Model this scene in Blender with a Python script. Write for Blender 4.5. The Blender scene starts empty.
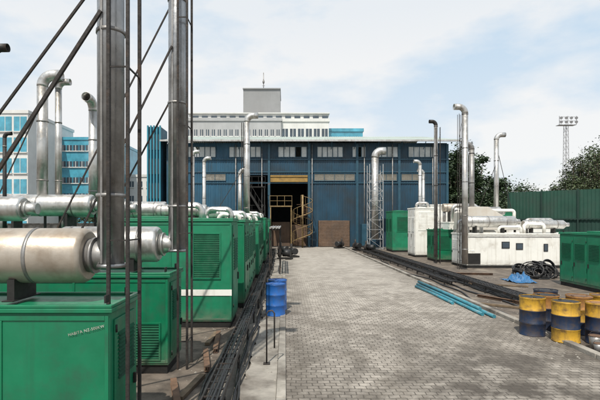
import bpy, math, random
from mathutils import Vector, Matrix
random.seed(7)
R=random.uniform
scene=bpy.context.scene
col=scene.collection
# ---------------------------------------------------------------- mesh builder
class M:
    def __init__(s): s.v=[];s.f=[];s.sm=[]
    def add(s,vs,fs,sm=False):
        o=len(s.v); s.v+= [tuple(v) for v in vs]
        for f in fs: s.f.append([i+o for i in f]); s.sm.append(sm)
        return s
    def box(s,x0,x1,y0,y1,z0,z1):
        return s.add([(x0,y0,z0),(x1,y0,z0),(x1,y1,z0),(x0,y1,z0),(x0,y0,z1),(x1,y0,z1),(x1,y1,z1),(x0,y1,z1)],
          [(0,3,2,1),(4,5,6,7),(0,1,5,4),(1,2,6,5),(2,3,7,6),(3,0,4,7)])
    def beam(s,p0,p1,w,h=None):
        h=h or w; p0=Vector(p0);p1=Vector(p1);d=(p1-p0).normalized()
        up=Vector((0,0,1)) if abs(d.z)<.95 else Vector((0,1,0))
        a=d.cross(up).normalized()*w/2; b=a.cross(d).normalized()*h/2
        vs=[]
        for p in (p0,p1): vs+=[p-a-b,p+a-b,p+a+b,p-a+b]
        return s.add(vs,[(0,1,2,3),(7,6,5,4),(0,4,5,1),(1,5,6,2),(2,6,7,3),(3,7,4,0)])
    def tube(s,pts,r,n=12,cap=True):
        pts=[Vector(p) for p in pts]; k=len(pts)
        rs=r if isinstance(r,(list,tuple)) else [r]*k
        ts=[]
        for i in range(k):
            a=pts[max(i-1,0)];b=pts[min(i+1,k-1)]
            t=(b-a); ts.append(t.normalized() if t.length>1e-9 else Vector((0,0,1)))
        up=Vector((0,0,1)) if abs(ts[0].z)<.9 else Vector((1,0,0))
        nrm=(up-ts[0]*up.dot(ts[0])).normalized()
        vs=[]
        for i in range(k):
            nrm=(nrm-ts[i]*nrm.dot(ts[i])).normalized(); bi=ts[i].cross(nrm)
            for j in range(n):
                a=2*math.pi*j/n; vs.append(pts[i]+(nrm*math.cos(a)+bi*math.sin(a))*rs[i])
        fs=[]
        for i in range(k-1):
            for j in range(n):
                fs.append((i*n+j,i*n+(j+1)%n,(i+1)*n+(j+1)%n,(i+1)*n+j))
        o=len(s.v); s.add(vs,fs,True)
        if cap:
            s.f.append([o+j for j in range(n)][::-1]);s.sm.append(False)
            s.f.append([o+(k-1)*n+j for j in range(n)]);s.sm.append(False)
        return s
    def prism(s,prof,axis,a0,a1):
        k=len(prof);vs=[]
        for a in (a0,a1):
            for (u,z) in prof: vs.append((a,u,z) if axis=='x' else (u,a,z))
        fs=[tuple(range(k))[::-1],tuple(range(k,2*k))]
        for i in range(k): fs.append((i,(i+1)%k,k+(i+1)%k,k+i))
        return s.add(vs,fs)
    def corr(s,u0,u1,z0,z1,w,p=.25,a=.04,axis='x'):
        pr=[]
        seq=[(0,0),(.35,0),(.5,-1),(.85,-1)]
        n=int((u1-u0)/p)+1
        for i in range(n):
            for (q,o) in seq:
                uu=u0+(i+q)*p
                if uu<u1: pr.append((uu,o*a))
        pr.append((u1,0))
        vs=[]
        for (uu,o) in pr:
            for z in (z0,z1):
                vs.append((uu,w+o,z) if axis=='x' else (w+o,uu,z))
        return s.add(vs,[(2*i,2*i+2,2*i+3,2*i+1) for i in range(len(pr)-1)])
    def obj(s,name,mat,parent=None,bevel=0,label=None,loc=(0,0,0),rot=0):
        me=bpy.data.meshes.new(name); me.from_pydata(s.v,[],s.f); me.update()
        me.polygons.foreach_set('use_smooth',s.sm)
        me.materials.append(mat)
        o=bpy.data.objects.new(name,me); col.objects.link(o)
        if parent: o.parent=parent
        o.location=loc; o.rotation_euler[2]=rot
        if label:o['label']=label
        if bevel:
            b=o.modifiers.new('bevel','BEVEL');b.width=bevel;b.segments=2;b.limit_method='ANGLE';b.angle_limit=.6
        return o
def thing(name,label,cat,loc=(0,0,0),rot=0,group=None):
    e=bpy.data.objects.new(name,None);e.empty_display_size=.3;col.objects.link(e)
    e.location=loc;e.rotation_euler[2]=rot;e['label']=label;e['category']=cat
    if group:e['group']=group
    return e
def tag(o,label,cat,group=None):
    o['label']=label;o['category']=cat
    if group:o['group']=group
    return o
# ---------------------------------------------------------------- materials
def pmat(name,c,rough=.6,metal=0,var=.2,scale=2.5,dirt=None,dirt_lo=.5,dirt_hi=.75,dirt_scale=1.2,streak=0,bump=.1,bscale=30,base=0,basecol=(.16,.135,.11)):
    m=bpy.data.materials.new(name);m.use_nodes=True;nt=m.node_tree;N=nt.nodes;L=nt.links
    b=N['Principled BSDF'];b.inputs['Metallic'].default_value=metal
    tc=N.new('ShaderNodeTexCoord');oi=N.new('ShaderNodeObjectInfo')
    mu=N.new('ShaderNodeMath');mu.operation='MULTIPLY';mu.inputs[1].default_value=57;L.new(oi.outputs['Random'],mu.inputs[0])
    va=N.new('ShaderNodeVectorMath');va.operation='ADD';L.new(tc.outputs['Object'],va.inputs[0]);L.new(mu.outputs[0],va.inputs[1])
    def noise(sc,det=5,vec=None):
        n=N.new('ShaderNodeTexNoise');n.inputs['Scale'].default_value=sc;n.inputs['Detail'].default_value=det;n.inputs['Roughness'].default_value=.6
        L.new(vec or va.outputs[0],n.inputs['Vector']);return n.outputs['Fac']
    def mix(f,a,bb):
        x=N.new('ShaderNodeMix');x.data_type='RGBA'
        L.new(f,x.inputs[0])
        for s_,i in ((a,6),(bb,7)):
            if isinstance(s_,tuple): x.inputs[i].default_value=(*s_,1)
            else:L.new(s_,x.inputs[i])
        return x.outputs[2]
    def mr(v,a,bb,c0=0,c1=1):
        x=N.new('ShaderNodeMapRange');L.new(v,x.inputs[0])
        for i,q in zip((1,2,3,4),(a,bb,c0,c1)):x.inputs[i].default_value=q
        return x.outputs[0]
    f=mr(noise(scale),.3,.7)
    cc=mix(f,tuple(max(0,q*(1-var)) for q in c),tuple(min(1,q*(1+var)) for q in c))
    if dirt:
        cc=mix(mr(noise(dirt_scale,8),dirt_lo,dirt_hi,0,.85),cc,dirt)
    if streak:
        mp=N.new('ShaderNodeMapping');mp.inputs['Scale'].default_value=(7,7,.35);L.new(va.outputs[0],mp.inputs[0])
        cc=mix(mr(noise(1,6,mp.outputs[0]),.52,.75,0,streak),cc,dirt or (.1,.08,.06))
    if base:
        sp=N.new('ShaderNodeSeparateXYZ');L.new(tc.outputs['Object'],sp.inputs[0])
        z=mr(sp.outputs['Z'],0,base,1,0)
        mm=N.new('ShaderNodeMath');mm.operation='MULTIPLY';L.new(z,mm.inputs[0]);L.new(mr(noise(4,7),.3,.65),mm.inputs[1])
        cc=mix(mm.outputs[0],cc,basecol)
    L.new(cc,b.inputs['Base Color'])
    L.new(mr(noise(scale*3),.3,.7,max(.05,rough-.12),min(1,rough+.12)),b.inputs['Roughness'])
    if bump:
        bp=N.new('ShaderNodeBump');bp.inputs['Strength'].default_value=bump;bp.inputs['Distance'].default_value=.02
        L.new(noise(bscale,4),bp.inputs['Height']);L.new(bp.outputs[0],b.inputs['Normal'])
    return m
RUST=(.16,.075,.035)
green=pmat('green_paint',(.005,.155,.072),.42,0,.14,2,(.02,.07,.042),.52,.76,1.5,.4,.04,20,.6)
green2=pmat('green_paint_faded',(.008,.172,.085),.5,0,.18,2,(.035,.09,.06),.52,.76,1.2,.4,.04,20,.5)
glouv=pmat('green_louvre_shaded',(.004,.085,.040),.7,0,.15,2,(.015,.045,.03),.52,.76,1.5)  # enclosure green darkened: shade put into the colour to tone down sunlit slats
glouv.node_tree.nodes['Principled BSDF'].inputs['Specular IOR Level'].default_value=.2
white=pmat('white_paint',(.76,.755,.71),.5,0,.05,2,(.38,.34,.28),.54,.8,1.4,.5,.03,20,.5)
beige=pmat('beige_paint',(.54,.51,.46),.55,0,.1,2,(.35,.28,.2),.55,.8,1,.4)
dark=pmat('dark_steel',(.022,.021,.020),.6,.3,.3,4,(.07,.04,.025),.6,.8,3)
rust=pmat('rusty_steel',(.030,.026,.024),.75,.2,.4,6,(.10,.058,.036),.55,.78,4,0,.3)
traym=pmat('tray_steel',(.032,.030,.030),.6,.4,.4,6,(.10,.06,.04),.55,.75,3,0,.2)
rustbr=pmat('brown_rust_steel',(.13,.075,.045),.85,0,.4,4,(.07,.045,.035),.45,.7,3,0,.3)
galv=pmat('galvanised_metal',(.54,.53,.51),.38,.8,.18,3,(.24,.20,.155),.50,.78,2,.7,.10,9)
galv2=pmat('weathered_metal',(.26,.255,.25),.5,.6,.25,3,(.12,.10,.08),.48,.75,2.5,.6,.12,14)
stackm=pmat('grey_stack_metal',(.34,.345,.35),.36,.75,.25,3,(.13,.12,.11),.48,.75,2.2,.7,.14,7)
clad=pmat('silencer_cladding',(.44,.39,.33),.42,.5,.2,1.5,(.20,.14,.09),.46,.72,1.8,.4,.18,6)
rubber=pmat('black_rubber',(.016,.016,.017),.5,0,.3,8)
concrete=pmat('yard_concrete',(.21,.19,.165),.9,0,.35,1.5,(.065,.052,.04),.42,.66,.6,0,.3,18)
kerbm=pmat('kerb_concrete',(.26,.24,.21),.9,0,.35,2,(.075,.062,.05),.44,.66,1.4,0,.4,18)
soil=pmat('dirt_ground',(.105,.085,.068),.95,0,.5,3,(.24,.205,.165),.52,.72,1.2,0,.7,20)
blue=pmat('blue_sheet',(.009,.046,.082),.55,0,.25,.6,(.017,.028,.036),.42,.66,.35,.75,.03,10)
lblue=pmat('pale_blue_sheet',(.015,.076,.132),.55,0,.2,.6,(.02,.044,.060),.46,.70,.35,.75,.03,10)
cyan=pmat('cyan_fins',(.03,.21,.29),.4,0,.15,1,(.03,.12,.17),.5,.75,.5,.4)
bframe=pmat('blue_steel_frame',(.018,.068,.105),.5,0,.2,2,RUST,.6,.8,2)
roofm=pmat('roof_sheet',(.38,.44,.40),.5,.2,.15,.5,(.2,.2,.17),.5,.75,.4,.3)
yellow=pmat('yellow_paint',(.54,.31,.03),.5,0,.25,3,(.10,.06,.03),.44,.64,6,.7)
yellbeam=pmat('mustard_crane_paint',(.30,.18,.045),.6,0,.2,3,(.12,.075,.035),.5,.75,2)
stairy=pmat('faded_yellow_rail',(.24,.165,.07),.7,0,.25,4,(.12,.08,.05),.45,.7,3)
navy=pmat('navy_barrel_paint',(.010,.024,.06),.5,0,.3,3,(.05,.036,.028),.44,.66,6,.7)
bblue=pmat('bright_blue_plastic',(.012,.10,.36),.45,0,.2,3,(.05,.08,.12),.5,.75,5,.5)
orange=pmat('rusty_drum_top',(.34,.16,.04),.65,0,.3,4,(.09,.05,.03),.45,.66,6,.6)
teal=pmat('teal_pipe_plastic',(.035,.19,.25),.5,0,.25,3,(.2,.2,.18),.50,.75,4)
tarpm=pmat('blue_tarpaulin',(.02,.12,.28),.55,0,.3,4,(.12,.14,.16),.5,.75,5,bump=.4)
inter=pmat('interior_painted_shade',(.014,.017,.02),.9)  # shade painted as near-black colour so the openings look deep
shutter=pmat('brown_shutter',(.12,.073,.045),.75,0,.3,2,(.055,.04,.03),.48,.72,1,.5)
tanlouv=pmat('dull_tan_pane',(.22,.205,.17),.6,0,.3,1.5,(.09,.09,.08),.45,.7,1.5,.4)
fence=pmat('green_fence_sheet',(.010,.060,.040),.75,0,.25,.5,(.02,.04,.03),.46,.70,.5,.6)
fencedark=pmat('fence_lower_sheet',(.006,.036,.026),.8,0,.2,.8)
fpost=pmat('fence_post_paint',(.007,.030,.023),.7,0,.2,.8)
wallw=pmat('pale_render_wall',(.60,.60,.58),.8,0,.08,.5,(.4,.4,.38),.55,.8,.2,.3)
wallg=pmat('grey_render_wall',(.36,.365,.37),.8,0,.1,.5,(.26,.26,.25),.52,.8,.2,.3)
midgrey=pmat('mid_grey_wall',(.24,.245,.25),.8,0,.12,.4,(.18,.18,.18),.5,.75,.2,.4)
bark=pmat('bark',(.09,.07,.05),.95,0,.3,4)
wood=pmat('weathered_timber',(.15,.11,.07),.9,0,.3,5,(.08,.06,.045),.5,.7,3)
mastm=pmat('pale_mast_steel',(.33,.33,.34),.6,.3,.1,1)
cagem=pmat('grey_cage_paint',(.34,.35,.36),.6,.1,.15,2,(.2,.18,.15),.5,.75,2)
def glassm(name,c,r=.15):
    m=pmat(name,c,r,0,.3,.8,None,bump=.02,bscale=1);m.node_tree.nodes['Principled BSDF'].inputs['Specular IOR Level'].default_value=.9;return m
glass=glassm('dusty_glass',(.42,.44,.43),.3)
glassd=glassm('dark_glass',(.04,.06,.08))
glassc=glassm('cyan_glass',(.06,.28,.38))
def leafm(name,c):
    m=bpy.data.materials.new(name);m.use_nodes=True;nt=m.node_tree;N=nt.nodes;L=nt.links
    b=N['Principled BSDF'];b.inputs['Roughness'].default_value=.6
    g=N.new('ShaderNodeNewGeometry');r=N.new('ShaderNodeValToRGB');L.new(g.outputs['Random Per Island'],r.inputs[0])
    r.color_ramp.elements[0].color=(c[0]*.5,c[1]*.5,c[2]*.5,1);r.color_ramp.elements[1].color=(c[0]*1.5,c[1]*1.5,c[2]*1.3,1)
    L.new(r.outputs[0],b.inputs['Base Color']);return m
leaf=leafm('leaves',(.034,.060,.026));leaf2=leafm('leaves_olive',(.062,.085,.040))
pav=bpy.data.materials.new('interlocking_pavers');pav.use_nodes=True
def mkpav(m):
    nt=m.node_tree;N=nt.nodes;L=nt.links;b=N['Principled BSDF']
    tc=N.new('ShaderNodeTexCoord')
    n0=N.new('ShaderNodeTexNoise');n0.inputs['Scale'].default_value=1.1;n0.inputs['Detail'].default_value=5;L.new(tc.outputs['Object'],n0.inputs['Vector'])
    sc=N.new('ShaderNodeVectorMath');sc.operation='SCALE';sc.inputs['Scale'].default_value=.14;L.new(n0.outputs['Color'],sc.inputs[0])
    ad=N.new('ShaderNodeVectorMath');L.new(tc.outputs['Object'],ad.inputs[0]);L.new(sc.outputs[0],ad.inputs[1])
    br=N.new('ShaderNodeTexBrick');L.new(ad.outputs[0],br.inputs['Vector'])
    br.inputs['Scale'].default_value=1;br.inputs['Brick Width'].default_value=.175;br.inputs['Row Height'].default_value=.125
    br.inputs['Mortar Size'].default_value=.011;br.inputs['Mortar Smooth'].default_value=.8
    br.inputs['Color1'].default_value=(.405,.368,.322,1);br.inputs['Color2'].default_value=(.265,.238,.206,1);br.inputs['Mortar'].default_value=(.075,.064,.054,1)
    def noise(s,d=7,sx=1):
        n=N.new('ShaderNodeTexNoise');n.inputs['Scale'].default_value=s;n.inputs['Detail'].default_value=d;n.inputs['Roughness'].default_value=.65
        if sx!=1:
            mp=N.new('ShaderNodeMapping');mp.inputs['Scale'].default_value=(sx,1,1);L.new(tc.outputs['Object'],mp.inputs[0]);L.new(mp.outputs[0],n.inputs['Vector'])
        else:L.new(tc.outputs['Object'],n.inputs['Vector'])
        return n.outputs['Fac']
    def mr(v,a,bb,c0=0,c1=1):
        x=N.new('ShaderNodeMapRange');L.new(v,x.inputs[0])
        for i,q in zip((1,2,3,4),(a,bb,c0,c1)):x.inputs[i].default_value=q
        return x.outputs[0]
    def mt(op,a,b_):
        x=N.new('ShaderNodeMath');x.operation=op;x.use_clamp=True
        for i,q in enumerate((a,b_)):
            if isinstance(q,(int,float)):x.inputs[i].default_value=q
            else:L.new(q,x.inputs[i])
        return x.outputs[0]
    def mix(f,a,c):
        x=N.new('ShaderNodeMix');x.data_type='RGBA';L.new(f,x.inputs[0])
        for s_,i in ((a,6),(c,7)):
            if isinstance(s_,tuple):x.inputs[i].default_value=(*s_,1)
            else:L.new(s_,x.inputs[i])
        return x.outputs[2]
    sp=N.new('ShaderNodeSeparateXYZ');L.new(tc.outputs['Object'],sp.inputs[0])
    X=sp.outputs['X'];Y=sp.outputs['Y']
    c=mix(mr(noise(.5,7,1.6),.46,.60,0,.6),br.outputs['Color'],(.145,.125,.102))
    c=mix(mr(noise(1.7),.52,.64,0,.65),c,(.11,.094,.076))
    c=mix(mr(noise(4.2),.54,.72,0,.5),c,(.46,.42,.37))
    c=mix(mr(noise(14),.57,.70,0,.55),c,(.07,.06,.05))
    c=mix(mr(noise(1.4,8,4),.60,.70,0,.4),c,(.06,.052,.043))
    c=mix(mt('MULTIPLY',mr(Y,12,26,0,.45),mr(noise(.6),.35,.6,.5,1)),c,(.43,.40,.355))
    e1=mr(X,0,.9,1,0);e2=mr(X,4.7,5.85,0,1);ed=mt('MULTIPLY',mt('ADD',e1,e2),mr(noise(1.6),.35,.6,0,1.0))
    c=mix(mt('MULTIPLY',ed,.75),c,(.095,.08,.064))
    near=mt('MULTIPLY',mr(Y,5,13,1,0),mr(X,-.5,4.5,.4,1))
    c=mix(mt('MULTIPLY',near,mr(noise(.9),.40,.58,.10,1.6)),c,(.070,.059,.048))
    L.new(c,b.inputs['Base Color']);b.inputs['Roughness'].default_value=.85
    bp=N.new('ShaderNodeBump');bp.inputs['Strength'].default_value=.8;bp.inputs['Distance'].default_value=.014
    h=N.new('ShaderNodeMath');h.operation='SUBTRACT';L.new(mr(noise(25),.3,.7,0,.6),h.inputs[0]);L.new(br.outputs['Fac'],h.inputs[1])
    L.new(h.outputs[0],bp.inputs['Height']);L.new(bp.outputs[0],b.inputs['Normal'])
mkpav(pav)
# ---------------------------------------------------------------- ground
def structure(o):o['kind']='structure';return o
structure(M().box(-400,400,-60,600,-.2,0).obj('ground',concrete))
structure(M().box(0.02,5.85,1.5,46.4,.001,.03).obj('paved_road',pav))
structure(M().box(-14,-1.1,1.5,44,.001,.012).obj('dirt_yard',soil))
structure(M().box(6.1,24,5,44,.001,.012).obj('gravel_yard',soil))
# broken concrete edge strip beside the road
vs=[];fs=[];y=1.5;i=0
while y<40:
    vs+=[(-.62+R(-.10,.08),y,.045),(-.135,y,.045),(-.62,y,.001)];y+=.22
for i in range(len(vs)//3-1):
    a=i*3;fs+=[(a,a+1,a+4,a+3),(a,a+3,a+5,a+2)]
structure(M().add(vs,fs).obj('pavement_edge',kerbm))
k=M()
y=1.5
while y<46:
    k.box(-.13,.015,y,y+.98,.0,.06+R(0,.012));k.box(5.86,6.02,y,y+.98,.0,.11+R(0,.012));y+=1.0
structure(k.obj('kerb',kerbm,bevel=.012))
# ---------------------------------------------------------------- generators
def louvre(m,axis,a0,a1,w,z0,z1,n,dr=-1,dep=.035):
    hgt=(z1-z0)/n
    for i in range(n):
        zb=z0+i*hgt
        m.prism([(w,zb+hgt*.92),(w+dr*dep,zb+hgt*.15),(w,zb+hgt*.15)],axis,a0,a1)
def text_mesh(s,size,mat,parent,loc,rot=(math.pi/2,0,0)):
    cu=bpy.data.curves.new('lettering','FONT');cu.body=s;cu.size=size;cu.extrude=.001;cu.space_character=1.08
    t=bpy.data.objects.new('tmp',cu);col.objects.link(t)
    dg=bpy.context.evaluated_depsgraph_get();me=bpy.data.meshes.new_from_object(t.evaluated_get(dg))
    bpy.data.objects.remove(t)
    o=bpy.data.objects.new('lettering',me);col.objects.link(o);me.materials.clear();me.materials.append(mat)
    o.parent=parent;o.location=loc;o.rotation_euler=rot;return o
def gen(x0,x1,y0,y1,h,mat=green,label='green generator enclosure',side=1,fl=None,stripe=None,text=None,group='generator enclosures in rows',hatch=True,doors=None,name='generator_enclosure'):
    e=thing(name,label,'generator',((x0+x1)/2,(y0+y1)/2,0),0,group)
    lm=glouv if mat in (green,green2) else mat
    W=(x1-x0)/2;L=(y1-y0)/2
    s=M();s.box(-W+.03,-W+.15,-L+.03,L-.03,0.01,.16);s.box(W-.15,W-.03,-L+.03,L-.03,0.01,.16)
    s.box(-W+.151,W-.151,-L+.03,-L+.13,0.012,.158);s.box(-W+.151,W-.151,L-.13,L-.03,0.012,.158)
    s.obj('base_frame',dark,e)
    M().box(-W,W,-L,L,.16,h-.07).obj('body',mat,e,.015)
    r=M();r.box(-W-.035,W+.035,-L-.035,L+.035,h-.068,h-.02)
    for (a,b,c,d_) in ((-W-.03,W+.03,-L-.03,-L+.02),(-W-.03,W+.03,L-.02,L+.03),(-W-.03,-W+.02,-L+.021,L-.021),(W-.02,W+.03,-L+.021,L-.021)):
        r.box(a,b,c,d_,h-.019,h+.015)
    r.obj('roof_cap',mat,e,.008)
    if hatch:
        M().box(-W*.55,W*.1,-L*.5,L*.45,h-.018,h+.07).obj('roof_hatch',mat,e,.01)
    if fl is None: fl=[(-.6,.6,.45,.85,12)]
    for (a,b,c,d_,n) in fl:
        f=M();xa,xb,za,zb=a*W,b*W,c*h,d_*h
        t=.03
        f.box(xa-t,xa-.001,-L-.025,-L+.0,za-t,zb+t);f.box(xb+.001,xb+t,-L-.025,-L+.0,za-t,zb+t)
        f.box(xa,xb,-L-.025,-L,zb+.001,zb+t);f.box(xa,xb,-L-.025,-L,za-t,za-.001)
        lf=f.obj('louvre_panel',mat,e)
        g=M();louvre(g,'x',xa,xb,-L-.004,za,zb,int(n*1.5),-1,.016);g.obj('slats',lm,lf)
    q=M()
    q.box(-W+.01,-W+.05,-L-.012,-L-.001,.2,h-.1);q.box(W-.05,W-.01,-L-.012,-L-.001,.2,h-.1)
    q.box(-W+.051,W-.051,-L-.012,-L-.001,.2,.25);q.box(-W+.051,W-.051,-L-.012,-L-.001,h-.15,h-.1)
    nv=int(2*W/1.1)
    for i in range(1,nv):
        xx=-W+2*W*i/nv
        if not any(a*W-.05<xx<b*W+.05 for (a,b,_,_,_) in fl): q.box(xx-.02,xx+.02,-L-.012,-L-.001,.251,h-.151)
    q.obj('front_panel_trim',mat,e,.003)
    nd=doors if doors is not None else max(1,int(2*L/1.0))
    dw=(2*L-.16)/max(nd,1)
    for i in range(nd):
        a=-L+.08+i*dw+.02;b=a+dw-.04
        xs=side*W
        m=M()
        X0,X1=sorted((xs+side*.001,xs+side*.022));m.box(X0,X1,a,b,.26,h-.16)
        do=m.obj('door',mat,e,.006)
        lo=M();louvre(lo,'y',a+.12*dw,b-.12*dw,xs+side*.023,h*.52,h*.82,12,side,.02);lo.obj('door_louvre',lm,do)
        hm=M();X0,X1=sorted((xs+side*.023,xs+side*.055));hm.box(X0,X1,b-.10,b-.06,h*.40,h*.47)
        hm.obj('handle',dark,do,.004)
        for zz in (.2,.85):M().tube([(xs+side*.03,a+.01,h*zz-.04),(xs+side*.03,a+.01,h*zz+.04)],.012,6).obj('hinge',dark,do)
    if stripe:
        M().box(-W-.004,W-.0,-L-.017,-L-.0125,stripe[0],stripe[1]).obj('painted_stripe',white,e)
    for sx in(-1,1):
        for sy in (-1,1):
            cx,cy=sx*(W-.08),sy*(L-.12)
            M().box(cx-.01,cx+.01,cy-.05,cy+.05,h+.016,h+.10).obj('lifting_lug',dark,e,.004)
    if text: text_mesh(text[0],text[1],white,e,(text[2],-L-.016,text[3]),(math.pi/2,math.radians(-14),0))
    return e
gen(-6.4,-1.83,4.7,5.55,1.72,green,'near green generator enclosure with white lettering and rooftop silencer',fl=[(-.9,-.5,.1,.75,10)],text=('HABITA NZ-500KW',.042,1.86,1.41),doors=1)
gen(-5.2,-1.98,7.65,8.6,1.72,green,'green generator enclosure with small low louvre beside rusty mast',fl=[(.63,.90,.16,.50,9),(-.5,-.3,.20,.52,9)],doors=1)
gen(-4.3,-1.30,11.0,12.3,2.68,green2,'tall green generator enclosure with large louvre and white stripe',fl=[(.38,.80,.46,.86,16)],stripe=(.80,.95),doors=1)
yy=13.5;i=0
ROW=[]
while yy<41:
    hh=2.66-.12*(i%2)+.2*(i>5)
    gen(-4.3,-1.22-.06*(i%3),yy,yy+1.75,hh,green2 if i%2 else green,'tall green generator enclosure with louvred side doors in the row',fl=[(.3,.75,.46,.86,12)],doors=2)
    ROW.append((yy,hh));yy+=2.45;i+=1
for i,(yy,hh) in enumerate(((9.6,1.8),(13.2,2.2),(17,2.2),(21,2.3),(25,2.3),(29.5,2.3),(34,2.3))):
    gen(-9.3,-5.2,yy,yy+2.2,hh,green if i%2 else green2,'green generator enclosure in second row with silver pipework',fl=[(-.7,.7,.3,.8,9)],doors=2)
# ---------------------------------------------------------------- silencers
def silencer(xa,xb,y,z,r,zb,mat=clad,label='silver exhaust silencer lying on enclosure roof',cone=True,gr='exhaust silencers on enclosure roofs'):
    e=thing('exhaust_silencer',label,'silencer',((xa+xb)/2,y,zb),0,gr)
    h=(xb-xa)/2;z=z-zb
    M().tube([(-h,0,z),(-h+.03,0,z),(-h+.06,0,z),(h-.06,0,z),(h-.03,0,z),(h,0,z)],[r*.86,r*.96,r,r,r*.96,r*.86],36).obj('shell',mat,e)
    for q in (-.78,-.1,.62):
        M().tube([(q*h-.02,0,z),(q*h+.02,0,z)],r*1.018,36).obj('clamp_band',galv2,e)
    if cone:
        M().tube([(h,0,z),(h+.16,0,z),(h+.30,0,z)],[r*.62,r*.45,r*.45],24).tube([(h+.05,0,z),(h+.08,0,z)],r*.66,24).obj('outlet_cone',galv2 if mat is clad else galv,e)
    for q in(-.6,.5):
        M().box(q*h-.04,q*h+.04,-r*.7,r*.7,0.029,max(.05,z-r*.8)).box(q*h-.06,q*h+.06,-r*.9,r*.9,0.016,.0285).obj('saddle_support',dark,e)
    M().tube([(-h*.9,0,z-r*.5),(-h*.9,0,.02)],r*.35,16).obj('inlet_pipe',galv2,e)
    return e
silencer(-5.3,-2.22,5.12,2.22,.31,1.72,clad,'weathered beige exhaust silencer on near enclosure roof')
silencer(-4.0,-2.25,8.1,2.2,.32,1.72,galv,'silver exhaust silencer on green enclosure roof')
for i,(xa,xb,y,z,r,zb) in enumerate(((-9.2,-5.9,10.2,2.9,.28,1.8),(-9.0,-6.0,14.1,3.12,.34,2.2),(-9.0,-6.2,17.9,3.15,.36,2.2),(-8.6,-5.8,22,3.2,.4,2.3),(-8.6,-5.6,30,3.1,.4,2.3))):
    silencer(xa,xb,y,z,r,zb,galv)
for i in (0,2,4,7,9):
    silencer(-4.1,-2.5,ROW[i][0]+.9,ROW[i][1]+.30,.2,ROW[i][1],galv,'small silver silencer on tall green enclosure roof')
def bentpipe(xx,yy,zz,mt,s=1,lab='pale bent vent pipe on green enclosure roof',L=.4,H=.16):
    pts=[(0,0,0),(0,0,H)]
    for a in range(0,91,15):
        t=math.radians(a);pts.append((.2-.2*math.cos(t),0,H+.2*math.sin(t)))
    pts+=[(.2+L,0,H+.2)]
    for a in range(0,91,15):
        t=math.radians(a);pts.append((.2+L+.18*math.sin(t),0,H+.02+.18*math.cos(t)))
    pts+=[(.38+L,0,0.0)]
    o=M().tube(pts,.08*s,14).obj('roof_pipe',mt,None,loc=(xx,yy,zz));tag(o,lab,'pipe','bent vent pipes on roofs')
bentpipe(-2.9,11.5,2.67,galv)
for i in range(9): bentpipe(-2.45,ROW[i][0]+.5+.2*(i%2),ROW[i][1]-.02,white if i%2 else galv)
for (x,y,z,mt,s,L,H) in ((10.4,27.0,1.93,galv,1.3,1.0,.55),(13.9,26.2,1.93,white,1.2,.8,.35),(14.4,26.9,1.93,galv,1.4,1.2,.6),(12.2,25.7,1.93,white,.9,.9,.2),(11.2,30.0,2.58,galv,1.5,1.2,.9),(13.6,30.2,2.58,white,1.3,1.4,.6),(9.8,33.6,3.62,galv,1.2,.5,.2)):
    bentpipe(x,y,z,mt,s,'bent vent pipe on white container roof',L,H)
# ---------------------------------------------------------------- stacks
def stack(x,y,z0,zt,r,bend=(1,0),mat=galv,lat=None,braces=(),label='tall silver exhaust stack with bent outlet',gnd=0,capc=False,foot=False,zig=True):
    e=thing('exhaust_stack',label,'exhaust stack',(x,y,0),0,'tall exhaust stacks')
    br=r*2.2
    if foot: M().tube([(0,0,z0),(0,0,zt-br-.01)],r,28).tube([(0,0,z0-.015),(0,0,z0+.03)],r*1.12,28).tube([(-.3,0,z0+.12),(-.22,0,z0+.12),(0,0,z0+.12)],[.17,.13,.13],24).obj('stack_pipe',mat,e)
    else: M().tube([(0,0,z0),(0,0,zt-br-.01)],r,24).obj('stack_pipe',mat,e)
    pp=[]
    for a in range(0,81,10):
        t=math.radians(a);k=br*(1-math.cos(t));pp.append((bend[0]*k,bend[1]*k,zt-br+br*math.sin(t)))
    k=br+r*1.6;pp.append((bend[0]*k,bend[1]*k,zt+.0))
    M().tube(pp,r*1.04,20,cap=False).obj('bent_outlet',mat if not capc else dark,e).modifiers.new('s','SOLIDIFY').thickness=.012
    z=z0+.8
    while z<zt-br:
        M().tube([(0,0,z-.02),(0,0,z+.02)],r*1.09,20).obj('joint_flange',galv2 if mat is not galv2 else rust,e);z+=1.85
    if foot:
        M().prism([(0,z0+.04),(.006,z0+.04),(.006,zt-br-.1),(0,zt-br-.1)],'x',-.012,.012).obj('seam_strip',galv2,e,loc=(-.05,-r-.004,0))
    if lat:
        l=M();x0,x1,y0,y1=lat;t=.022 if not foot else .036
        for (a,b) in [(x0,y0),(x1,y0),(x1,y1)]+([(x0,y1)] if zig else []):
            l.box(a-t/2,a+t/2,b-t/2,b+t/2,gnd,zt-.4)
        z=.5+gnd;i=0;st=.95 if zig else 1.9
        while z+st<zt-.5:
            l.beam((x0,y0,z),(x1,y0,z),.016);l.beam((x1,y0,z),(x1,y1,z),.016)
            if zig:
                if i%2:l.beam((x0,y0-.012,z),(x1,y0-.012,z+st),.013)
                else:l.beam((x1,y0-.012,z),(x0,y0-.012,z+st),.013)
            z+=st;i+=1
        l.obj('lattice_mast',rust,e)
    if gnd==0 and not lat and z0>.1:
        M().box(-.03,.03,-.03+r,.03+r,0,z0+.5).obj('support_post',dark,e)
    for (p0,p1,w) in braces:
        M().beam(p0,p1,w).obj('brace_rod',rust,e)
    return e
stack(-1.98,5.12,2.10,9.2,.148,(1,0),stackm,lat=(.05,.26,-.2,.2),foot=True,zig=False,
  braces=(((-.05,-.16,4.93),(-2.1,-.16,1.74),.036),((-.05,.1,5.6),(-2.9,.1,1.74),.026)),label='large grey exhaust stack with straight dark rods and braces')
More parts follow.
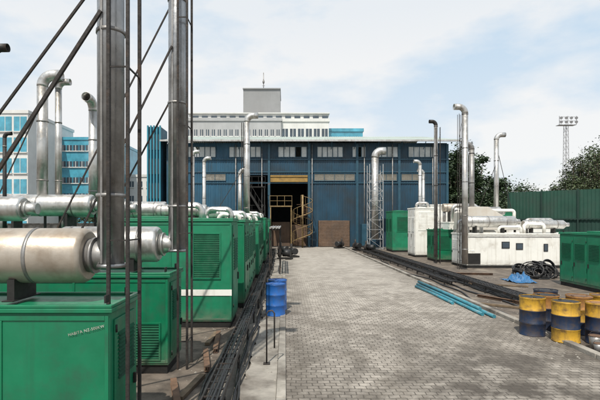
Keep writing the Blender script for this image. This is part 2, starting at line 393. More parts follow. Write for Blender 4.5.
stack(-1.94,8.1,2.08,10,.155,(1,0),stackm,lat=(.06,.22,-.2,.2),foot=True,zig=False,
  braces=(((-.05,-.18,5.7),(-2.0,-.18,1.74),.03),((-.05,.1,5.0),(-1.8,.1,1.74),.025),((-.05,.18,6.8),(-2.6,.18,1.8),.025)),label='second grey exhaust stack with straight dark rods')
stack(-7.6,14.1,3.1,7.2,.16,(1,0),galv,braces=(((0,-.15,6.2),(-1.8,-.15,2.3),.03),))
stack(-7.2,14.3,3.1,7.05,.10,(1,0),galv)
stack(-6.9,16.2,2.9,6.95,.16,(0,-1),galv)
stack(-7.6,12.2,2.0,5.0,.05,(1,0),dark)
stack(-6.62,10.2,2.9,6.55,.09,(1,0),galv2,capc=True)
stack(-8.0,39,0.2,8.7,.16,(1,0),galv);stack(-7.1,39.5,0.2,8.2,.16,(1,0),galv)
stack(-2.2,26,2.6,8.75,.17,(1,0),galv,lat=(-.3,-.2,-.1,.1),gnd=2.6,label='tall silver exhaust stack with bent outlet on green row',braces=(((0,-.1,6),(-2,-.1,2.8),.03),))
stack(-3.1,31,2.6,6.2,.14,(1,0),galv,label='short silver exhaust stack behind green row',gnd=1)
stack(9.84,24.6,.3,8.9,.16,(-1,0),galv,lat=(-.36,-.22,-.12,.12),label='tall silver exhaust stack with dark lattice ladder')
stack(9.45,28.2,.4,8.9,.11,(-1,0),galv2,lat=(-.05,.2,-.25,-.15),capc=True,label='slender dark exhaust stack with bent black outlet')
stack(11.7,28.2,2.4,7.5,.16,(-1,0),galv2)
stack(15.5,33,2.6,9.0,.17,(1,0),galv,braces=(((0,-.1,7),(-1.6,-.1,2.9),.03),((0,-.1,8),(1.2,-.1,2.9),.03)))
stack(12,40,.4,8,.15,(-1,0),galv)
stack(13.4,43.6,.4,7.6,.15,(-1,0),galv)
def lattower(x,y,w,h):
    e=thing('lattice_chimney','wide silver chimney inside thin grey lattice tower by blue building','chimney',(x,y,0))
    M().tube([(0,0,1),(0,0,h-.9)],.33,24).obj('stack_pipe',galv,e)
    pp=[]
    for a in range(0,91,10):
        t=math.radians(a);pp.append((.6*(1-math.cos(t)),0,h-.9+.6*math.sin(t)))
    pp.append((1.0,0,h-.3));M().tube(pp,.36,24).obj('bent_outlet',galv,e)
    l=M();a=w/2;cs=[(-a,-a),(a,-a),(a,a),(-a,a)];hh=h-1.6
    for c in cs:l.beam((*c,0),(*c,hh),.06)
    z=.1;i=0
    while z+.9<=hh:
        for j in range(4):
            c,dd=cs[j],cs[(j+1)%4];l.beam((*c,z),(*dd,z),.035)
            if i%2:l.beam((*c,z),(*dd,z+.9),.028)
            else:l.beam((*dd,z),(*c,z+.9),.028)
        z+=.9;i+=1
    l.obj('lattice_tower',cagem,e)
lattower(8.5,42.5,1.25,9.6)
# ---------------------------------------------------------------- right-hand row
def wcont():
    e=gen(10.15,18.6,25.2,27.4,1.95,white,'long white generator container with dark grille and small windows',-1,fl=[(-.965,-.89,.14,.5,6)],doors=2,hatch=False)
    L=1.1
    for (a,b,z0,z1) in((-2.25,-1.8,1.12,1.5),(-1.45,-1.05,1.05,1.42),(.1,.35,.95,1.38)):
        o=M().box(a,b,-L-.03,-L-.001,z0,z1).obj('window',dark,e,.01)
        M().box(a+.04,b-.04,-L-.034,-L-.031,z0+.04,z1-.04).obj('pane',glassd,o)
    M().box(-4.15,-3.45,-L-.05,-L-.0355,.25,.85).obj('lower_grille',dark,e)
    M().box(-4.17,4.17,-L-.016,-L-.0125,1.74,1.8).obj('top_trim',galv,e)
wcont()
gen(10.9,17.6,29.8,32.3,2.6,white,'white generator container behind stacks',-1,fl=[(-.8,-.3,.3,.8,8)],doors=2)
gen(9.75,10.8,28.9,30.9,2.1,green,'small green enclosure beside white container',-1,fl=[(-.6,.6,.4,.8,8)],doors=2)
gen(9.55,11.2,33.0,35.0,3.65,white,'tall white generator container',-1,fl=[(-.7,.7,.55,.9,12)],doors=2)
gen(9.2,11.2,38.5,41,3.55,green2,'tall green enclosure near blue building',-1,fl=[(-.6,.6,.5,.85,10)],doors=2)
gen(12.6,16,39.0,42.4,4.1,white,'tall white container near blue building',-1,fl=[(-.6,.6,.5,.85,10)],doors=3)
gen(17.3,21.0,41.5,43.5,3.6,green,'dark green enclosure beyond stacks near trees',-1,fl=[(-.6,.6,.5,.85,10)],doors=2)
gen(11.35,14.2,16.0,18.6,2.17,green2,'green steel enclosure standing beyond drums',-1,fl=[(-.62,-.15,.35,.8,10),(.1,.6,.35,.8,10)],doors=3)
silencer(10.5,13.4,26.3,2.62,.33,1.95,galv,'long silver silencer on white container')
silencer(14.0,16.4,26.5,2.45,.26,1.95,galv,'short silver silencer on white container')
silencer(11.4,14.6,30.6,3.25,.38,2.6,galv,'silver silencer on white container')
silencer(11.1,13.4,31.7,3.60,.3,2.6,clad,'beige silencer on white container')
o=M().prism([(11.0,0),(14.6,0),(13.7,.8),(12.6,1.45),(11.5,1.45),(11.0,1.1)],'y',27.9,29.3).obj('radiator_hood',beige,None,.02,loc=(0,0,2.1));tag(o,'beige sloped sheet metal radiator hood','hood')
for xx in(11.2,14.3):
    for y_ in(28.0,29.2):M().box(xx-.05,xx+.05,y_-.05,y_+.05,-2.1,-.001).obj('leg',dark,o)
# ---------------------------------------------------------------- cable trays
def tray(xc,w,y0,y1,z,label,cables=4):
    e=thing('cable_tray',label,'cable tray',(xc,0,0),0,'cable trays along the road')
    for s_ in(-1,1):
        M().box(s_*w/2-.012,s_*w/2+.012,y0,y1,z,z+.08).obj('side_rail',traym,e)
    m=M();y=y0+.1
    while y<y1:
        m.box(-w/2+.013,w/2-.013,y-.012,y+.012,z+.05,z+.07);y+=.27
    o=m.obj('rungs',traym,e);o['kind']='stuff'
    y=y0+.5
    while y<y1:
        m=M()
        for s_ in(-1,1):m.box(s_*w/2-.02,s_*w/2+.02,y-.02,y+.02,0,z-.05)
        m.box(-w/2-.03,w/2+.03,y-.03,y+.03,z-.051,z-.002).obj('support_leg',dark,e);y+=1.9
    for c in range(cables):
        xo=-w/2+.04+(w-.08)*(c+.5)/cables;pts=[];ph=R(0,6)
        y=y0
        while y<=y1:
            pts.append((xo+.012*math.sin(y*1.3+ph),y,z+.04+R(0,.025)));y+=.4
        M().tube(pts,R(.014,.022),6).obj('cable_run',rubber,e)
tray(-.93,.25,3.5,38,.30,'dark ladder cable tray on short legs beside paved road',5)
tray(7.5,.5,12,44,.22,'dark low cable tray beside gravel yard',5)
tray(6.7,.3,18,44,.16,'narrow dark cable tray beside kerb',3)
for i in range(9):
    x0=R(6.2,8.3);pts=[];y=11+R(0,4);ph=R(0,6)
    a=R(.08,.3)
    while y<40+R(0,3):
        pts.append((x0+a*math.sin(y*.5+ph)+.08*math.sin(y*1.7+ph),y,.04));y+=.5
    tag(M().tube(pts,R(.02,.035),6).obj('power_cable',rubber),'thick black cable snaking over gravel','cable','black cables on the ground')
for i in range(6):
    x0=(-1.12,-.76,-.72,-1.17,-.68,-1.20)[i];pts=[];y=3.5;ph=R(0,6);zz=.04 if x0<-.7 else .06
    while y<30:
        pts.append((x0+.05*math.sin(y*.9+ph)+.02*math.sin(y*2.7+ph),y,zz+.02*(i%3)));y+=.35
    tag(M().tube(pts,R(.014,.026),6).obj('power_cable',rubber),'black cable lying beside the cable tray','cable','black cables on the ground')
for (x,y,h) in((-.33,8.1,.95),(-.30,13.5,.8)):
    m=M().tube([(0,0,0.0),(0,0,h-.05),(.03,0,h),(.1,0,h+.01),(.14,0,h-.04),(.14,0,h*.3)],.014,8)
    o=m.obj('hooked_post',rust,None,loc=(x,y,.046));M().box(-.06,.06,-.06,.06,.0,.015).obj('foot_plate',rust,o)
    tag(o,'thin rusty hooked post beside cable tray','post','hooked posts by the tray')
e=thing('pipe_rack','rusty pipe frame standing at end of green row','rack',(-.75,22,0))
m=M()
for (a,b) in((0,0),(.5,0),(0,3),(.5,3)):m.box(a-.03,a+.03,b-.03,b+.03,0,2.2)
m.box(-.03,.53,-.03,.03,2.2,2.26);m.box(-.03,.53,2.97,3.03,2.2,2.26);m.box(-.02,.02,.031,2.969,2.19,2.24).obj('frame',rust,e)
for a in(.05,.2,.35,.47):M().tube([(a,-1,2.33),(a,6,2.33)],.05,10).obj('pipe_run',galv,e)
# ---------------------------------------------------------------- drums
def drum(x,y,top,mid,bot,label,plastic=False,z=.02):
    e=thing('oil_drum',label,'barrel',(x,y,z),R(0,6),'drums standing in the yard')
    r=.268;H=.85
    def seg(z0,z1,mt,nm):
        pts=[(0,0,z0),(0,0,z0+.012),(0,0,z0+.024),(0,0,z1-.024),(0,0,z1-.012),(0,0,z1)]
        rs=[r*1.035,r*1.03,r,r,r*1.03,r*1.035]
        M().tube(pts,rs,32).obj(nm,mt,e)
    seg(0,.285,bot,'lower_shell');seg(.2851,.57,mid,'middle_shell');seg(.5701,H,top,'upper_shell')
    M().tube([(0,0,H+.0005),(0,0,H+.02)],[r*1.035,r*1.03],32,cap=False).obj('rim',top,e)
    M().tube([(0,0,H+.0006),(0,0,H+.006)],r*.98,28).tube([(r*.6,0,H+.0062),(r*.6,0,H+.024)],.03,12).tube([(-r*.62,.03,H+.0062),(-r*.62,.03,H+.018)],.018,10).obj('lid',top if plastic else random.choice((dark,rustbr,navy,orange)),e)
drum(5.66,10.3,yellow,navy,navy,'navy steel drum with yellow top band',z=.032)
drum(6.05,9.7,yellow,navy,yellow,'yellow steel drum with navy middle band',z=.04)
drum(6.72,9.6,yellow,navy,navy,'navy steel drum with yellow top band')
drum(6.18,10.65,orange,navy,navy,'navy steel drum with rusty orange top')
drum(6.86,10.5,orange,yellow,navy,'rusty topped drum with yellow middle band')
drum(6.6,11.4,navy,yellow,navy,'navy steel drum with yellow middle band')
drum(7.5,10.6,yellow,navy,yellow,'yellow steel drum with navy middle band')
drum(-.26,12.4,bblue,bblue,bblue,'bright blue drum beside kerb',True,z=.046)
drum(-.22,13.2,bblue,bblue,bblue,'bright blue drum beside kerb',True,z=.046)
for (x,y,s_) in((6.32,9.15,.9),(6.58,9.0,.8),(6.2,8.9,.6)):
    e=thing('paint_bucket','grey dented metal bucket beside drums','bucket',(x,y,.013),0,'buckets by the drums')
    h=.3*s_;q=s_
    M().tube([(0,0,0),(0,0,h*.5),(0,0,h)],[.11*q,.125*q,.14*q],20,cap=True).obj('pail',galv2,e)
    M().tube([(0,0,h+.0005),(0,0,h+.012)],.145*q,20).obj('lid',rustbr,e)
    pp=[(.14*q*math.cos(t),.02,h+.0+.11*q*math.sin(t)) for t in [math.pi*i/10 for i in range(11)]]
    M().tube(pp,.004,6).obj('handle',dark,e)
for i,(x0,y0,x1,y1,z) in enumerate(((5.35,18.2,5.40,12.3,.07),(5.52,18.4,5.58,12.0,.07),(5.12,17.6,5.22,14.0,.07),(5.43,18.3,5.46,12.6,.16),(5.70,17.3,5.66,13.3,.07))):
    m=M().tube([(x0,y0,z+.01),((x0+x1)/2+.05,(y0+y1)/2,z),(x1,y1,z+.01)],.05,14)
    tag(m.obj('plastic_pipe',teal),'long teal plastic pipe lying on pavers','pipe','teal pipes on the pavers')
for i in range(20):
    u=R(-1,1);cx,cy=11.75+u*.8,20.8+R(-.5,.5);rr=R(.28,.48)
    ax=Vector((R(-.7,.7),R(-1.2,.2),R(.35,1))).normalized()
    a1=ax.orthogonal().normalized();a2=ax.cross(a1)
    zz=max(.1,.05+.03*i*(1-abs(u)*.6))
    pts=[];ph=R(0,6);n=72
    for k_ in range(n):
        t=2*math.pi*3*k_/n+ph
        q=rr+.04*math.sin(k_*.5)+R(-.008,.008)
        p_=Vector((cx,cy,zz))+a1*q*math.cos(t)+a2*q*math.sin(t)+ax*(.0018*k_-.06+R(-.01,.01))
        pts.append((p_.x,p_.y,max(.04,p_.z)))
    tag(M().tube(pts,.024,7).obj('cable_coil',rubber),'loose coil of thick black cable in heap','cable','coils of cable in a heap')
def tarp(cx,cy,w,l,h,seed):
    n=34;vs=[];fs=[]
    from mathutils import noise as NZ
    for i in range(n):
        for j in range(n):
            u=i/(n-1)-.5;v=j/(n-1)-.5
            ang=math.atan2(v,u);e_=max(0,1-(2*math.hypot(u,v)*(1+.25*math.sin(3*ang+1)))**2)
            nn=NZ.noise(Vector((u*5+seed,v*5,0)))*.5+abs(NZ.noise(Vector((u*11+seed,v*11,3))))*.6
            vs.append((cx+u*w+.12*nn,cy+v*l+.12*nn,max(.02,h*e_*(.4+1.1*nn))+.015+.03*abs(nn)))
    for i in range(n-1):
        for j in range(n-1):
            a=i*n+j;fs.append((a,a+n,a+n+1,a+1))
    return M().add(vs,fs,False)
tag(tarp(10.15,19.6,.95,1.4,.5,2).obj('tarpaulin',tarpm),'crumpled blue tarpaulin sheet beside cable heap','tarpaulin')
for i,(x,y,l,a,mt) in enumerate(((-1.6,6.6,1.3,.3,rustbr),(-1.45,7.0,1.0,-.15,wood),(-1.45,9.6,1.5,.1,rustbr),(-1.6,9.9,1.0,-.05,wood),(6.7,13.6,1.5,.9,wood),(7.1,14.7,1.9,.5,rustbr),(8.6,18.2,2.2,1.2,wood),(9.1,22,2.0,1.4,rustbr),(-1.45,8.3,1.2,.2,rustbr))):
    m=M().box(-.05,.05,-l/2,l/2,.015,.075)
    if mt is rustbr:m=M().box(-.05,.05,-l/2,l/2,.015,.025).box(-.008,.008,-l/2,l/2,.0251,.09).box(-.05,.05,-l/2,l/2,.0901,.10)
    tag(m.obj('steel_beam' if mt is rustbr else 'timber_plank',mt,None,.003,loc=(x,y,0.0+.002*i),rot=a),'rusty steel beam offcut on dirt' if mt is rustbr else 'weathered timber plank on dirt','beam' if mt is rustbr else 'plank')
for i,(x,y) in enumerate(((.0,31),(.6,33),(-.1,35.5),(6.6,41),(7.2,38),(5.3,44))):
    e=thing('pump_unit','dark motor pump unit on steel base near building','pump',(x,y,.046),R(0,3),'pump units near the building')
    M().box(-.5,.5,-.3,.3,0,.1).obj('base_frame',dark,e)
    M().tube([(-.4,0,.42),(.15,0,.42)],.24,20).tube([(.15,0,.42),(.3,0,.42)],.1,12).obj('motor',rubber,e)
    M().tube([(.3,0,.4),(.45,0,.4)],.28,20).tube([(.38,0,.4),(.38,0,.95)],.08,12).obj('pump_casing',rust,e)
st=M()
for i in range(1300):
    zb=.01
    if i%2: x,y=R(-1.85,-.15),R(4,25);zb=.045 if x>-.6 else .01
    elif i%3==0: x,y=R(5.0,5.85),R(6,24);zb=.03
    else: x,y=R(6.05,10),R(9,24)
    s_=R(.006,.03);a=R(0,3);c_,s2=math.cos(a)*s_,math.sin(a)*s_
    st.add([(x+c_,y+s2,zb),(x-s2,y+c_,zb),(x-c_,y-s2,zb),(x+s2,y-c_,zb),(x+R(-.3,.3)*s_,y,zb+.002+s_*.8)],[(0,1,4),(1,2,4),(2,3,4),(3,0,4)])
o=st.obj('rubble',kerbm);tag(o,'small scattered stones and rubble on dirt','rubble');o['kind']='stuff'
# ---------------------------------------------------------------- blue building
S=.104
def bx(X):return(X-285)*S
def bz(Y):return 2.6+(222-Y)*S
FY=46.8
B=thing('industrial_building','long blue corrugated industrial shed with stair and dark bays','building',(0,FY,0))
def wallgrid(m,x0,x1,z0,z1,ops,p=.24,a=.028,y=0):
    xs=sorted({x0,x1,*[o[0] for o in ops],*[o[1] for o in ops]});xs=[x for x in xs if x0<=x<=x1]
    for i in range(len(xs)-1):
        xa,xb=xs[i],xs[i+1];c=(xa+xb)/2
        segs=sorted([(o[2],o[3]) for o in ops if o[0]<c<o[1]]);z=z0
        for (a_,b_) in segs:
            if a_>z:m.corr(xa,xb,z,a_,y,p,a)
            z=max(z,b_)
        if z<z1:m.corr(xa,xb,z,z1,y,p,a)
clere=[(188,216),(229,261),(278,307),(317,343),(352,366),(376,398),(408,436)]
wins=[(204,226),(314,355),(375,397),(401,423)]
ops=[(bx(a),bx(b),bz(157.5),bz(146.5)) for a,b in clere]+[(bx(a),bx(b),bz(181),bz(173.5)) for a,b in wins]
ops+=[(bx(247),bx(268),0,bz(175)),(bx(270),bx(308),0,bz(175)),(bx(318),bx(350),0,bz(221)),(bx(212),bx(232),0,bz(214)),(bx(398),bx(425),0,bz(212))]
m=M();wallgrid(m,bx(246.5),bx(447),0,bz(143),[o for o in ops if o[1]>bx(246.5)]);m.obj('front_wall',blue,B)
m=M();wallgrid(m,bx(168),bx(246.4),0,bz(143),[o for o in ops if o[0]<bx(245)]+[(bx(229),bx(246.4),bz(157.5),bz(146.5))]);m.obj('pale_front_wall',lblue,B,label='paler blue wall sheets')
m=M()
for X in(168,246.5,269,309,357,399,447):
    c=bx(X);m.box(c-.12,c+.12,-.14,-.035,0,bz(144))
for Y in(159.5,172,183):
    m.box(bx(168.5),bx(446.5),-.11,-.036,bz(Y)-.05,bz(Y)+.05)
m.obj('steel_frame',bframe,B)
m=M().corr(.2,26,0,bz(143),bx(447),.28,.05,'y').corr(.2,26,0,bz(143),bx(150),.28,.05,'y').corr(bx(150),bx(447),0,bz(143),26);m.obj('side_wall',blue,B)
m=M();n=int((bx(462)-bx(163))/.3);vs=[];fs=[]
ze=bz(142);zr=14.0
for i in range(n*4+1):
    x=bx(163)+i*.3/4;o_=[0,0,.05,.05][i%4]
    vs+=[(x,-1.1,ze+o_),(x,13.5,zr+o_),(x,27,ze+o_)]
for i in range(n*4):
    a=i*3;fs+=[(a,a+3,a+4,a+1),(a+1,a+4,a+5,a+2)]
m.add(vs,fs).obj('roof',roofm,B)
M().box(bx(163),bx(462),-1.25,-1.105,ze-.14,ze+.03).obj('gutter',galv,B)
for X in range(170,446,23):
    M().beam((bx(X),-.17,ze-.75),(bx(X),-1.0,ze-.12),.06).obj('eave_bracket',bframe,B)
def window(x0,x1,z0,z1,nx,broken=.2,gm=glass,lv=False):
    m=M();t=.05
    m.box(x0,x1,-.1,.02,z0,z0+t);m.box(x0,x1,-.1,.02,z1-t,z1)
    for i in range(nx+1):
        x=x0+(x1-x0)*i/nx;xa=min(max(x-t/2,x0),x1-t);m.box(xa,xa+t,-.09,.01,z0+t+.001,z1-t-.001)
    w=m.obj('window',bframe,B)
    g_=M()
    if lv:
        louvre(g_,'x',x0+.05,x1-.05,-.02,z0+t+.002,z1-t-.002,5,-1,.06)
        g_.obj('louvre_blades',tanlouv,w);return
    for i in range(nx):
        a=x0+(x1-x0)*i/nx+.04;b=x0+(x1-x0)*(i+1)/nx-.04
        t_=R(-.05,.05)
        if random.random()<broken:
            continue
        g_.add([(a,-.02+t_,z0+t),(b,-.02+t_,z0+t),(b,-.02-t_,z1-t),(a,-.02-t_,z1-t)],[(0,1,2,3)])
    if g_.v: g_.obj('pane',gm,w)
for a,b in clere: window(bx(a),bx(b),bz(157.5),bz(146.5),max(3,int((b-a)/5)),.15,glass)
for a,b in wins: window(bx(a),bx(b),bz(181),bz(173.5),max(2,int((b-a)/10)),0,glass,True)
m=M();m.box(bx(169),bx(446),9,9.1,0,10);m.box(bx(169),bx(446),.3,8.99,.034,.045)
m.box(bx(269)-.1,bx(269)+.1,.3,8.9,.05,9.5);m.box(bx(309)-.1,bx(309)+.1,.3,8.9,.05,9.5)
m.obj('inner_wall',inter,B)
M().box(bx(270.5),bx(307.5),-.2,.25,bz(182),bz(175.5)).box(bx(270.5),bx(307.5),-.28,-.201,bz(177),bz(175.5)).obj('crane_beam',yellbeam,B,label='mustard overhead beam across dark bay')
m=M();z=0.05
while z<bz(221):
    m.prism([(-.06,z),(-.09,z+.05),(-.06,z+.1)],'x',bx(318.5),bx(349.5));z+=.1
m.box(bx(318.5),bx(349.5),-.059,-.01,.05,bz(221)).obj('roller_shutter',shutter,B)
M().box(bx(272),bx(290),1.0,1.1,.05,2.6).obj('inner_door',shutter,B);M().box(bx(292),bx(307),1.4,1.5,.05,2.3).obj('inner_door',shutter,B)
def platform(x0,x1,z,y0=-1.3,y1=.2,mt=rustbr):
    M().box(x0,x1,y0,y1,z-.1,z).obj('platform',mt,B)
    r=M();n=max(2,int((x1-x0)/.6))
    for i in range(n+1):
        x=x0+.03+(x1-x0-.06)*i/n;r.beam((x,y0+.03,z),(x,y0+.03,z+1),.035)
    r.beam((x0,y0+.03,z+1),(x1,y0+.03,z+1),.04);r.beam((x0,y0+.03,z+.5),(x1,y0+.03,z+.5),.03)
    r.obj('platform_railing',mt,B)
    for x in(x0+.1,x1-.1):M().box(x-.05,x+.05,y0+.04,y0+.14,0.03,z-.101).obj('platform_post',mt,B)
platform(bx(270),bx(292),4.25,mt=stairy)
platform(bx(246),bx(266),6.2,mt=dark)
platform(bx(246),bx(266),3.3,mt=dark)
m=M()
for (xa,za,xb,zb) in((bx(246),0.1,bx(264),3.3),(bx(264),3.3,bx(247),6.2)):
    for yy_ in(-1.6,-1.35 ):m.beam((xa,yy_,za),(xb,yy_,zb),.05,.2)
    m.beam((xa,-1.62,za+.95),(xb,-1.62,zb+.95),.04)
    for i in range(14):
        f_=(i+.5)/14;x=xa+(xb-xa)*f_;z=za+(zb-za)*f_;m.box(x-.1,x+.1,-1.57,-1.38,z,z+.03);
        if i%3==0:m.beam((x,-1.62,z),(x,-1.62,z+.95),.03)
m.obj('stair_flight',dark,B)
SP=thing('spiral_staircase','rusty yellow spiral staircase in front of dark bay','staircase',(bx(302),FY-1.6,.03))
M().tube([(0,0,0),(0,0,5.3)],.09,12).obj('centre_pole',stairy,SP)
rl=[];rl2=[];N_=26
for i in range(N_):
    t=i*2*math.pi/13+2.2;z=.2+i*.165;c0,s0=math.cos(t),math.sin(t);t1=t+.47;c1,s1=math.cos(t1),math.sin(t1)
    M().add([(.05*c0,.05*s0,z),(1.0*c0,1.0*s0,z),(1.0*c1,1.0*s1,z),(.05*c0,.05*s0,z+.04),(1.0*c0,1.0*s0,z+.04),(1.0*c1,1.0*s1,z+.04)],[(0,2,1),(3,4,5),(0,1,4,3),(1,2,5,4),(2,0,3,5)]).obj('tread',rustbr,SP)
    rl.append((c0,s0,z+1));rl2.append((c0,s0,z+.02))
m=M().tube(rl,.025,6).tube(rl2,.04,6)
for a,b in zip(rl,rl2):m.beam(a,b,.02)
m.obj('handrail',stairy,SP)
for X in(176,236,262,312,364,392,432):
    M().tube([(bx(X),-.23,.1),(bx(X),-.23,ze-.3)],.05,8).obj('rain_pipe',galv2,B)
M().box(bx(360),bx(366),-1.2,-.17,0,2.4).obj('wall_cabinet',bframe,B,.02);M().box(bx(425),bx(431),-.9,-.17,.0,1.9).obj('wall_cabinet',bframe,B,.02)
T=thing('stair_tower','cyan ribbed stair tower beside blue shed','tower',(bx(156),FY-.6,0))
w=bx(163)-bx(150)
M().box(-w/2,w/2,0,2.5,0,bz(128)).obj('wall',lblue,T)
for i in range(5):
    x=-w/2+.05+i*(w-.1)/4;M().box(x-.07,x+.07,-.22,-.001,0,bz(127)).obj('vertical_fin',cyan,T)
for z in(2.5,5,7.5,10):M().box(-w/2+.13,w/2-.13,-.05,-.0015,z,z+1.6).obj('window',glassd,T)
# ---------------------------------------------------------------- background buildings
def block(name,label,x0,x1,y0,y1,h,mt,rows,cols,gm,wr=.6,wc=.7,z0=0,parapet=.5):
    e=thing(name,label,'building',((x0+x1)/2,y0,0));W=(x1-x0)/2
    M().box(-W,W,0,y1-y0,z0,h).obj('wall',mt,e)
    M().box(-W-.15,W+.15,-.15,y1-y0+.15,h+.001,h+parapet).obj('parapet',mt,e)
    fh=(h-z0)/max(rows,1)
    for r in range(rows):
        wm=M();fm=M();zc=z0+fh*(r+.5);cw=2*W/cols
        for c in range(cols):
            xc=-W+cw*(c+.5);wm.box(xc-cw*wc/2,xc+cw*wc/2,-.05,-.002,zc-fh*wr/2,zc+fh*wr/2)
            fm.box(xc-cw*wc/2-.1,xc+cw*wc/2+.1,-.2,-.001,zc-fh*wr/2-.15,zc-fh*wr/2-.01)
            if wc>.4: fm.box(xc-.04,xc+.04,-.09,-.051,zc-fh*wr/2,zc+fh*wr/2)
        w_=wm.obj('window_row',gm,e);fm.obj('sill',wallw,w_)
    return e
Q=70/450
def qx(X):return(X-285)*Q
def qz(Y):return 2.6+(222-Y)*Q
block('office_building','pale grey office building rising behind blue shed',qx(187),qx(281),70,84,qz(121),wallg,5,16,glassd,.28,.5)
block('office_building','white office block with strip windows behind shed',qx(281),qx(329),70.5,84,qz(121),wallw,5,6,glassd,.4,.75)
o=M().box(qx(188),qx(329),70.6,80,qz(120)+.4,qz(113)).obj('rooftop_storey',wallw);tag(o,'white rooftop storey with thin parapet','building')
m=M()
for i in range(15):
    x=qx(192)+i*1.45;m.box(x,x+.9,70.52,70.598,qz(118.5),qz(115))
m.obj('window_strip',glassd,o);M().box(qx(187),qx(330),70.3,80.2,qz(113)+.001,qz(112)).obj('parapet',wallw,o)
o=M().box(qx(241.5),qx(280),73,80,qz(112)+.01,qz(83.5)).obj('lift_tower',midgrey,None);tag(o,'plain mid grey rooftop lift tower with mast','tower')
M().box(qx(241),qx(280.5),72.8,80.2,qz(83.5)+.001,qz(82.5)).obj('parapet',midgrey,o)
m=M().tube([(qx(262),75,qz(83)),(qx(262),75,qz(62))],.06,8).beam((qx(260.5),75,qz(76)),(qx(263.5),75,qz(76)),.06);m.tube([(qx(262),75,qz(74)),(qx(262),75,qz(72)),(qx(262),75,qz(69))],[.08,.2,.06],8)
m.obj('rooftop_mast',galv2,o)
block('glass_office','low blue glass office behind shed roof',qx(330),qx(365),72,80,qz(129),glassc,4,8,glassd,.3,.8)
block('glass_tower','white and cyan glass office tower',-47,-40,70,85,19.5,wallw,6,3,glassc,.7,.85)
block('glass_tower','blue glass office block behind stacks',-40,-31,80,95,17.2,glassc,6,8,glassd,.35,.85)
block('apartment_block','plain white low building beyond yard',-31.5,-26.4,90,100,11.6,wallw,4,3,glassd,.4,.5)
block('apartment_block','pale beige building beyond yard',-60,-45,95,110,13,beige,4,6,glassd,.4,.5)
block('apartment_block','pale distant building beyond fence',30,52,110,120,9,wallw,3,8,glassd,.4,.5)
# ---------------------------------------------------------------- fence (right)
F=thing('sheet_metal_fence','tall dark green corrugated fence with posts along yard','fence',(22.7,45.7,0),-math.radians(42))
M().corr(0,26,2.9,5.6,0,.3,.025,'x').obj('upper_panel',fence,F)
M().corr(0,26,0,2.88,.02,.3,.025,'x').obj('lower_panel',fencedark,F)
x=0
while x<=26:
    M().box(x-.05,x+.05,-.2,-.08,0,5.7).obj('fence_post',fpost,F);x+=3
M().box(.06,25.9,-.16,-.07,2.84,2.94).obj('fence_rail',fpost,F)
F3=thing('boundary_wall','pale low boundary wall behind second row','wall',(-20,0,0))
M().box(-.12,.12,3,62,0,2.4).obj('wall',kerbm,F3);M().box(-.18,.18,3,62,2.401,2.5).obj('coping',kerbm,F3)
LT=thing('floodlight_mast','tall slim steel floodlight mast with lamp platform','light tower',(56.2,90,0))
m=M();a=.28
for c in((-a,-a),(a,-a),(a,a),(-a,a)):m.beam((c[0]*1.8,c[1]*1.8,0),(*c,22),.08)
z=0;i=0
while z<21.5:
    k_=1.8-.8*z/22
    for s_ in(-1,1):
        m.beam((-a*k_,s_*a*k_,z),(a*k_,s_*a*k_,z+1.2),.04);m.beam((s_*a*k_,-a*k_,z),(s_*a*k_,a*k_,z+1.2),.04)
    z+=1.2
m.obj('mast',mastm,LT)
m=M().box(-1.7,1.7,-.6,.6,21.9,22.0)
for z in(22.7,23.5):m.beam((-1.7,-.6,z),(1.7,-.6,z),.07)
for x in(-1.7,0,1.7):m.beam((x,-.6,22),(x,-.6,23.7),.07)
m.obj('lamp_platform',mastm,LT)
for x in(-1.5,-.5,.5,1.5):
    for z in (22.5,23.3):
        M().tube([(x,-.65,z),(x,-.95,z-.1)],[.18,.30],12).obj('floodlight',mastm,LT)
# ---------------------------------------------------------------- trees
def tree(x,y,h,cr,nclump,nleaf,seed,mt=leaf,ls=.3,label='broad dark green tree beyond fence',trunkh=.45,spread=1.0,cl=1.0):
    rnd=random.Random(seed)
    e=thing('tree',label,'tree',(x,y,0),0,'trees beyond the yard')
    t=M();top=Vector((0,0,h*trunkh));t.tube([(0,0,0),(.1,0,h*trunkh*.5),top],[h*.03,h*.022,h*.017],10)
    l=M()
    for i in range(nclump):
        a=rnd.uniform(0,6.28);rr=cr*math.sqrt(rnd.random())*spread;zz=h*trunkh+ (h*(1-trunkh)-.5)*rnd.random()*(1-.45*(rr/cr)**2)
        c=Vector((rr*math.cos(a),rr*math.sin(a),zz))
        mid=top.lerp(c,.5)+Vector((rnd.uniform(-.3,.3),rnd.uniform(-.3,.3),.1))
        t.tube([top-Vector((0,0,rnd.uniform(0,h*.12))),mid,c],[h*.010,h*.006,h*.002],5)
        cs=cr*rnd.uniform(.16,.34)*cl
        for j in range(nleaf):
            q=Vector((rnd.gauss(0,1),rnd.gauss(0,1),rnd.gauss(0,.7)))*cs*.6+c
            u=Vector((rnd.uniform(-1,1),rnd.uniform(-1,1),rnd.uniform(-.6,.6))).normalized();v=u.cross(Vector((rnd.uniform(-1,1),rnd.uniform(-1,1),1))).normalized()
            s_=ls*rnd.uniform(.5,1.1)
            l.add([q-u*s_*.5,q+v*s_*.3,q+u*s_*.5,q-v*s_*.3],[(0,1,2,3)])
    t.obj('trunk',bark,e);l.obj('crown',mt,e)
tree(22.0,60,13.5,3.4,64,240,1,leaf,.48,trunkh=.25)
tree(26.6,62,12.6,3.2,60,240,2,leaf,.48,trunkh=.25)
tree(24.8,66,14.4,3.6,60,220,12,leaf,.48,trunkh=.25)
tree(20.5,53,6.8,2.4,50,200,21,leaf,.36,trunkh=.12,label='low dense dark tree beside blue shed')
tree(24.0,54,7.2,2.6,50,200,22,leaf,.36,trunkh=.12,label='low dense dark tree behind fence end')
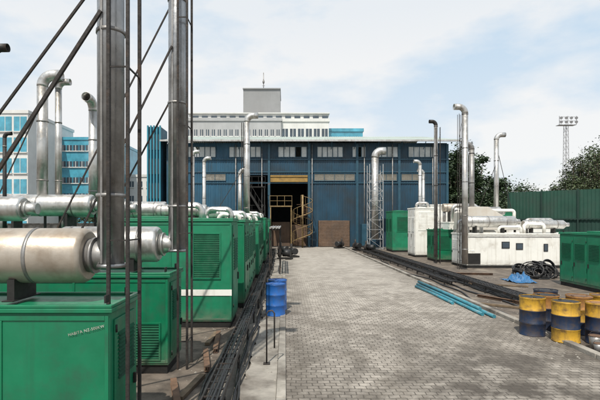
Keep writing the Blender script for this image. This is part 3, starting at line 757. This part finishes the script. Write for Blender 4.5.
tree(28,58,7.0,2.8,40,180,23,leaf,.38,trunkh=.15,label='low dense dark tree behind fence end')
tree(36.2,56,11.2,3.2,80,110,3,leaf2,.30,label='feathery olive tree beyond green fence',trunkh=.3,cl=.85)
tree(39.6,57,13.4,4.0,120,120,4,leaf2,.30,label='tall feathery olive tree beyond green fence',trunkh=.3,cl=.85)
tree(44,60,14.6,4.5,100,120,14,leaf,.32,label='tall feathery green tree beyond green fence',trunkh=.3,cl=.85)
tree(34,66,7.9,2.8,40,160,5,leaf2,.38,trunkh=.3,label='small bushy olive tree beyond fence')
tree(41,80,9.6,4.4,50,160,7,leaf,.45,trunkh=.3,label='small bushy tree beyond fence')
tree(8.5,92,21.5,3.4,24,150,8,leaf,.5,trunkh=.6,label='tree top behind glass office')
tree(11.5,92,21.8,3.4,24,150,9,leaf,.5,trunkh=.6,label='tree top behind glass office')
tree(-26,62,6.5,3,24,150,10,leaf,.4,label='small tree behind green row')
# ---------------------------------------------------------------- light, sky, camera
Sd=Vector((-.15,-.50,.82)).normalized()
el=math.asin(Sd.z);az=math.atan2(Sd.x,Sd.y)
sun=bpy.data.lights.new('sun','SUN');sun.energy=4.9;sun.angle=math.radians(.5);sun.color=(1,.94,.84)
so=bpy.data.objects.new('sun',sun);col.objects.link(so);so.rotation_euler=(-Sd).to_track_quat('-Z','Y').to_euler()
w=bpy.data.worlds.new('World');scene.world=w;w.use_nodes=True;nt=w.node_tree;N=nt.nodes;L=nt.links
bg=N['Background'];out=N['World Output']
sk=N.new('ShaderNodeTexSky');sk.sky_type='NISHITA';sk.sun_disc=False;sk.sun_elevation=el;sk.sun_rotation=az;sk.dust_density=2.0
L.new(sk.outputs[0],bg.inputs[0]);bg.inputs[1].default_value=.13
b2=N.new('ShaderNodeBackground');b2.inputs[1].default_value=.97
tc=N.new('ShaderNodeTexCoord');mp=N.new('ShaderNodeMapping');mp.inputs['Scale'].default_value=(1,1,2.4);mp.inputs['Location'].default_value=(.3,0,.2);L.new(tc.outputs['Generated'],mp.inputs[0])
no=N.new('ShaderNodeTexNoise');no.inputs['Scale'].default_value=2.4;no.inputs['Detail'].default_value=9;no.inputs['Roughness'].default_value=.52;L.new(mp.outputs[0],no.inputs[0])
mr=N.new('ShaderNodeMapRange');L.new(no.outputs['Fac'],mr.inputs[0]);mr.inputs[1].default_value=.42;mr.inputs[2].default_value=.56
sp=N.new('ShaderNodeSeparateXYZ');L.new(tc.outputs['Generated'],sp.inputs[0])
m3=N.new('ShaderNodeMapRange');L.new(sp.outputs['Z'],m3.inputs[0]);m3.inputs[1].default_value=.08;m3.inputs[2].default_value=.42;m3.inputs[3].default_value=.60;m3.inputs[4].default_value=-.25
ad=N.new('ShaderNodeMath');ad.use_clamp=True;L.new(mr.outputs[0],ad.inputs[0]);L.new(m3.outputs[0],ad.inputs[1])
mc=N.new('ShaderNodeMix');mc.data_type='RGBA';L.new(ad.outputs[0],mc.inputs[0]);mc.inputs[6].default_value=(.66,.81,.95,1);mc.inputs[7].default_value=(1,1,.99,1)
L.new(mc.outputs[2],b2.inputs[0])
ms=N.new('ShaderNodeMixShader');ms.inputs[0].default_value=.90;L.new(bg.outputs[0],ms.inputs[1]);L.new(b2.outputs[0],ms.inputs[2]);L.new(ms.outputs[0],out.inputs[0])
cam=bpy.data.cameras.new('camera');co=bpy.data.objects.new('camera',cam);col.objects.link(co);scene.camera=co
co.location=(0,0,2.6);co.rotation_euler=(math.pi/2,0,0);cam.lens=27;cam.sensor_width=36;cam.shift_x=.025;cam.shift_y=.0367;cam.clip_end=2000
scene.view_settings.view_transform='Standard';scene.view_settings.look='None';scene.view_settings.exposure=0
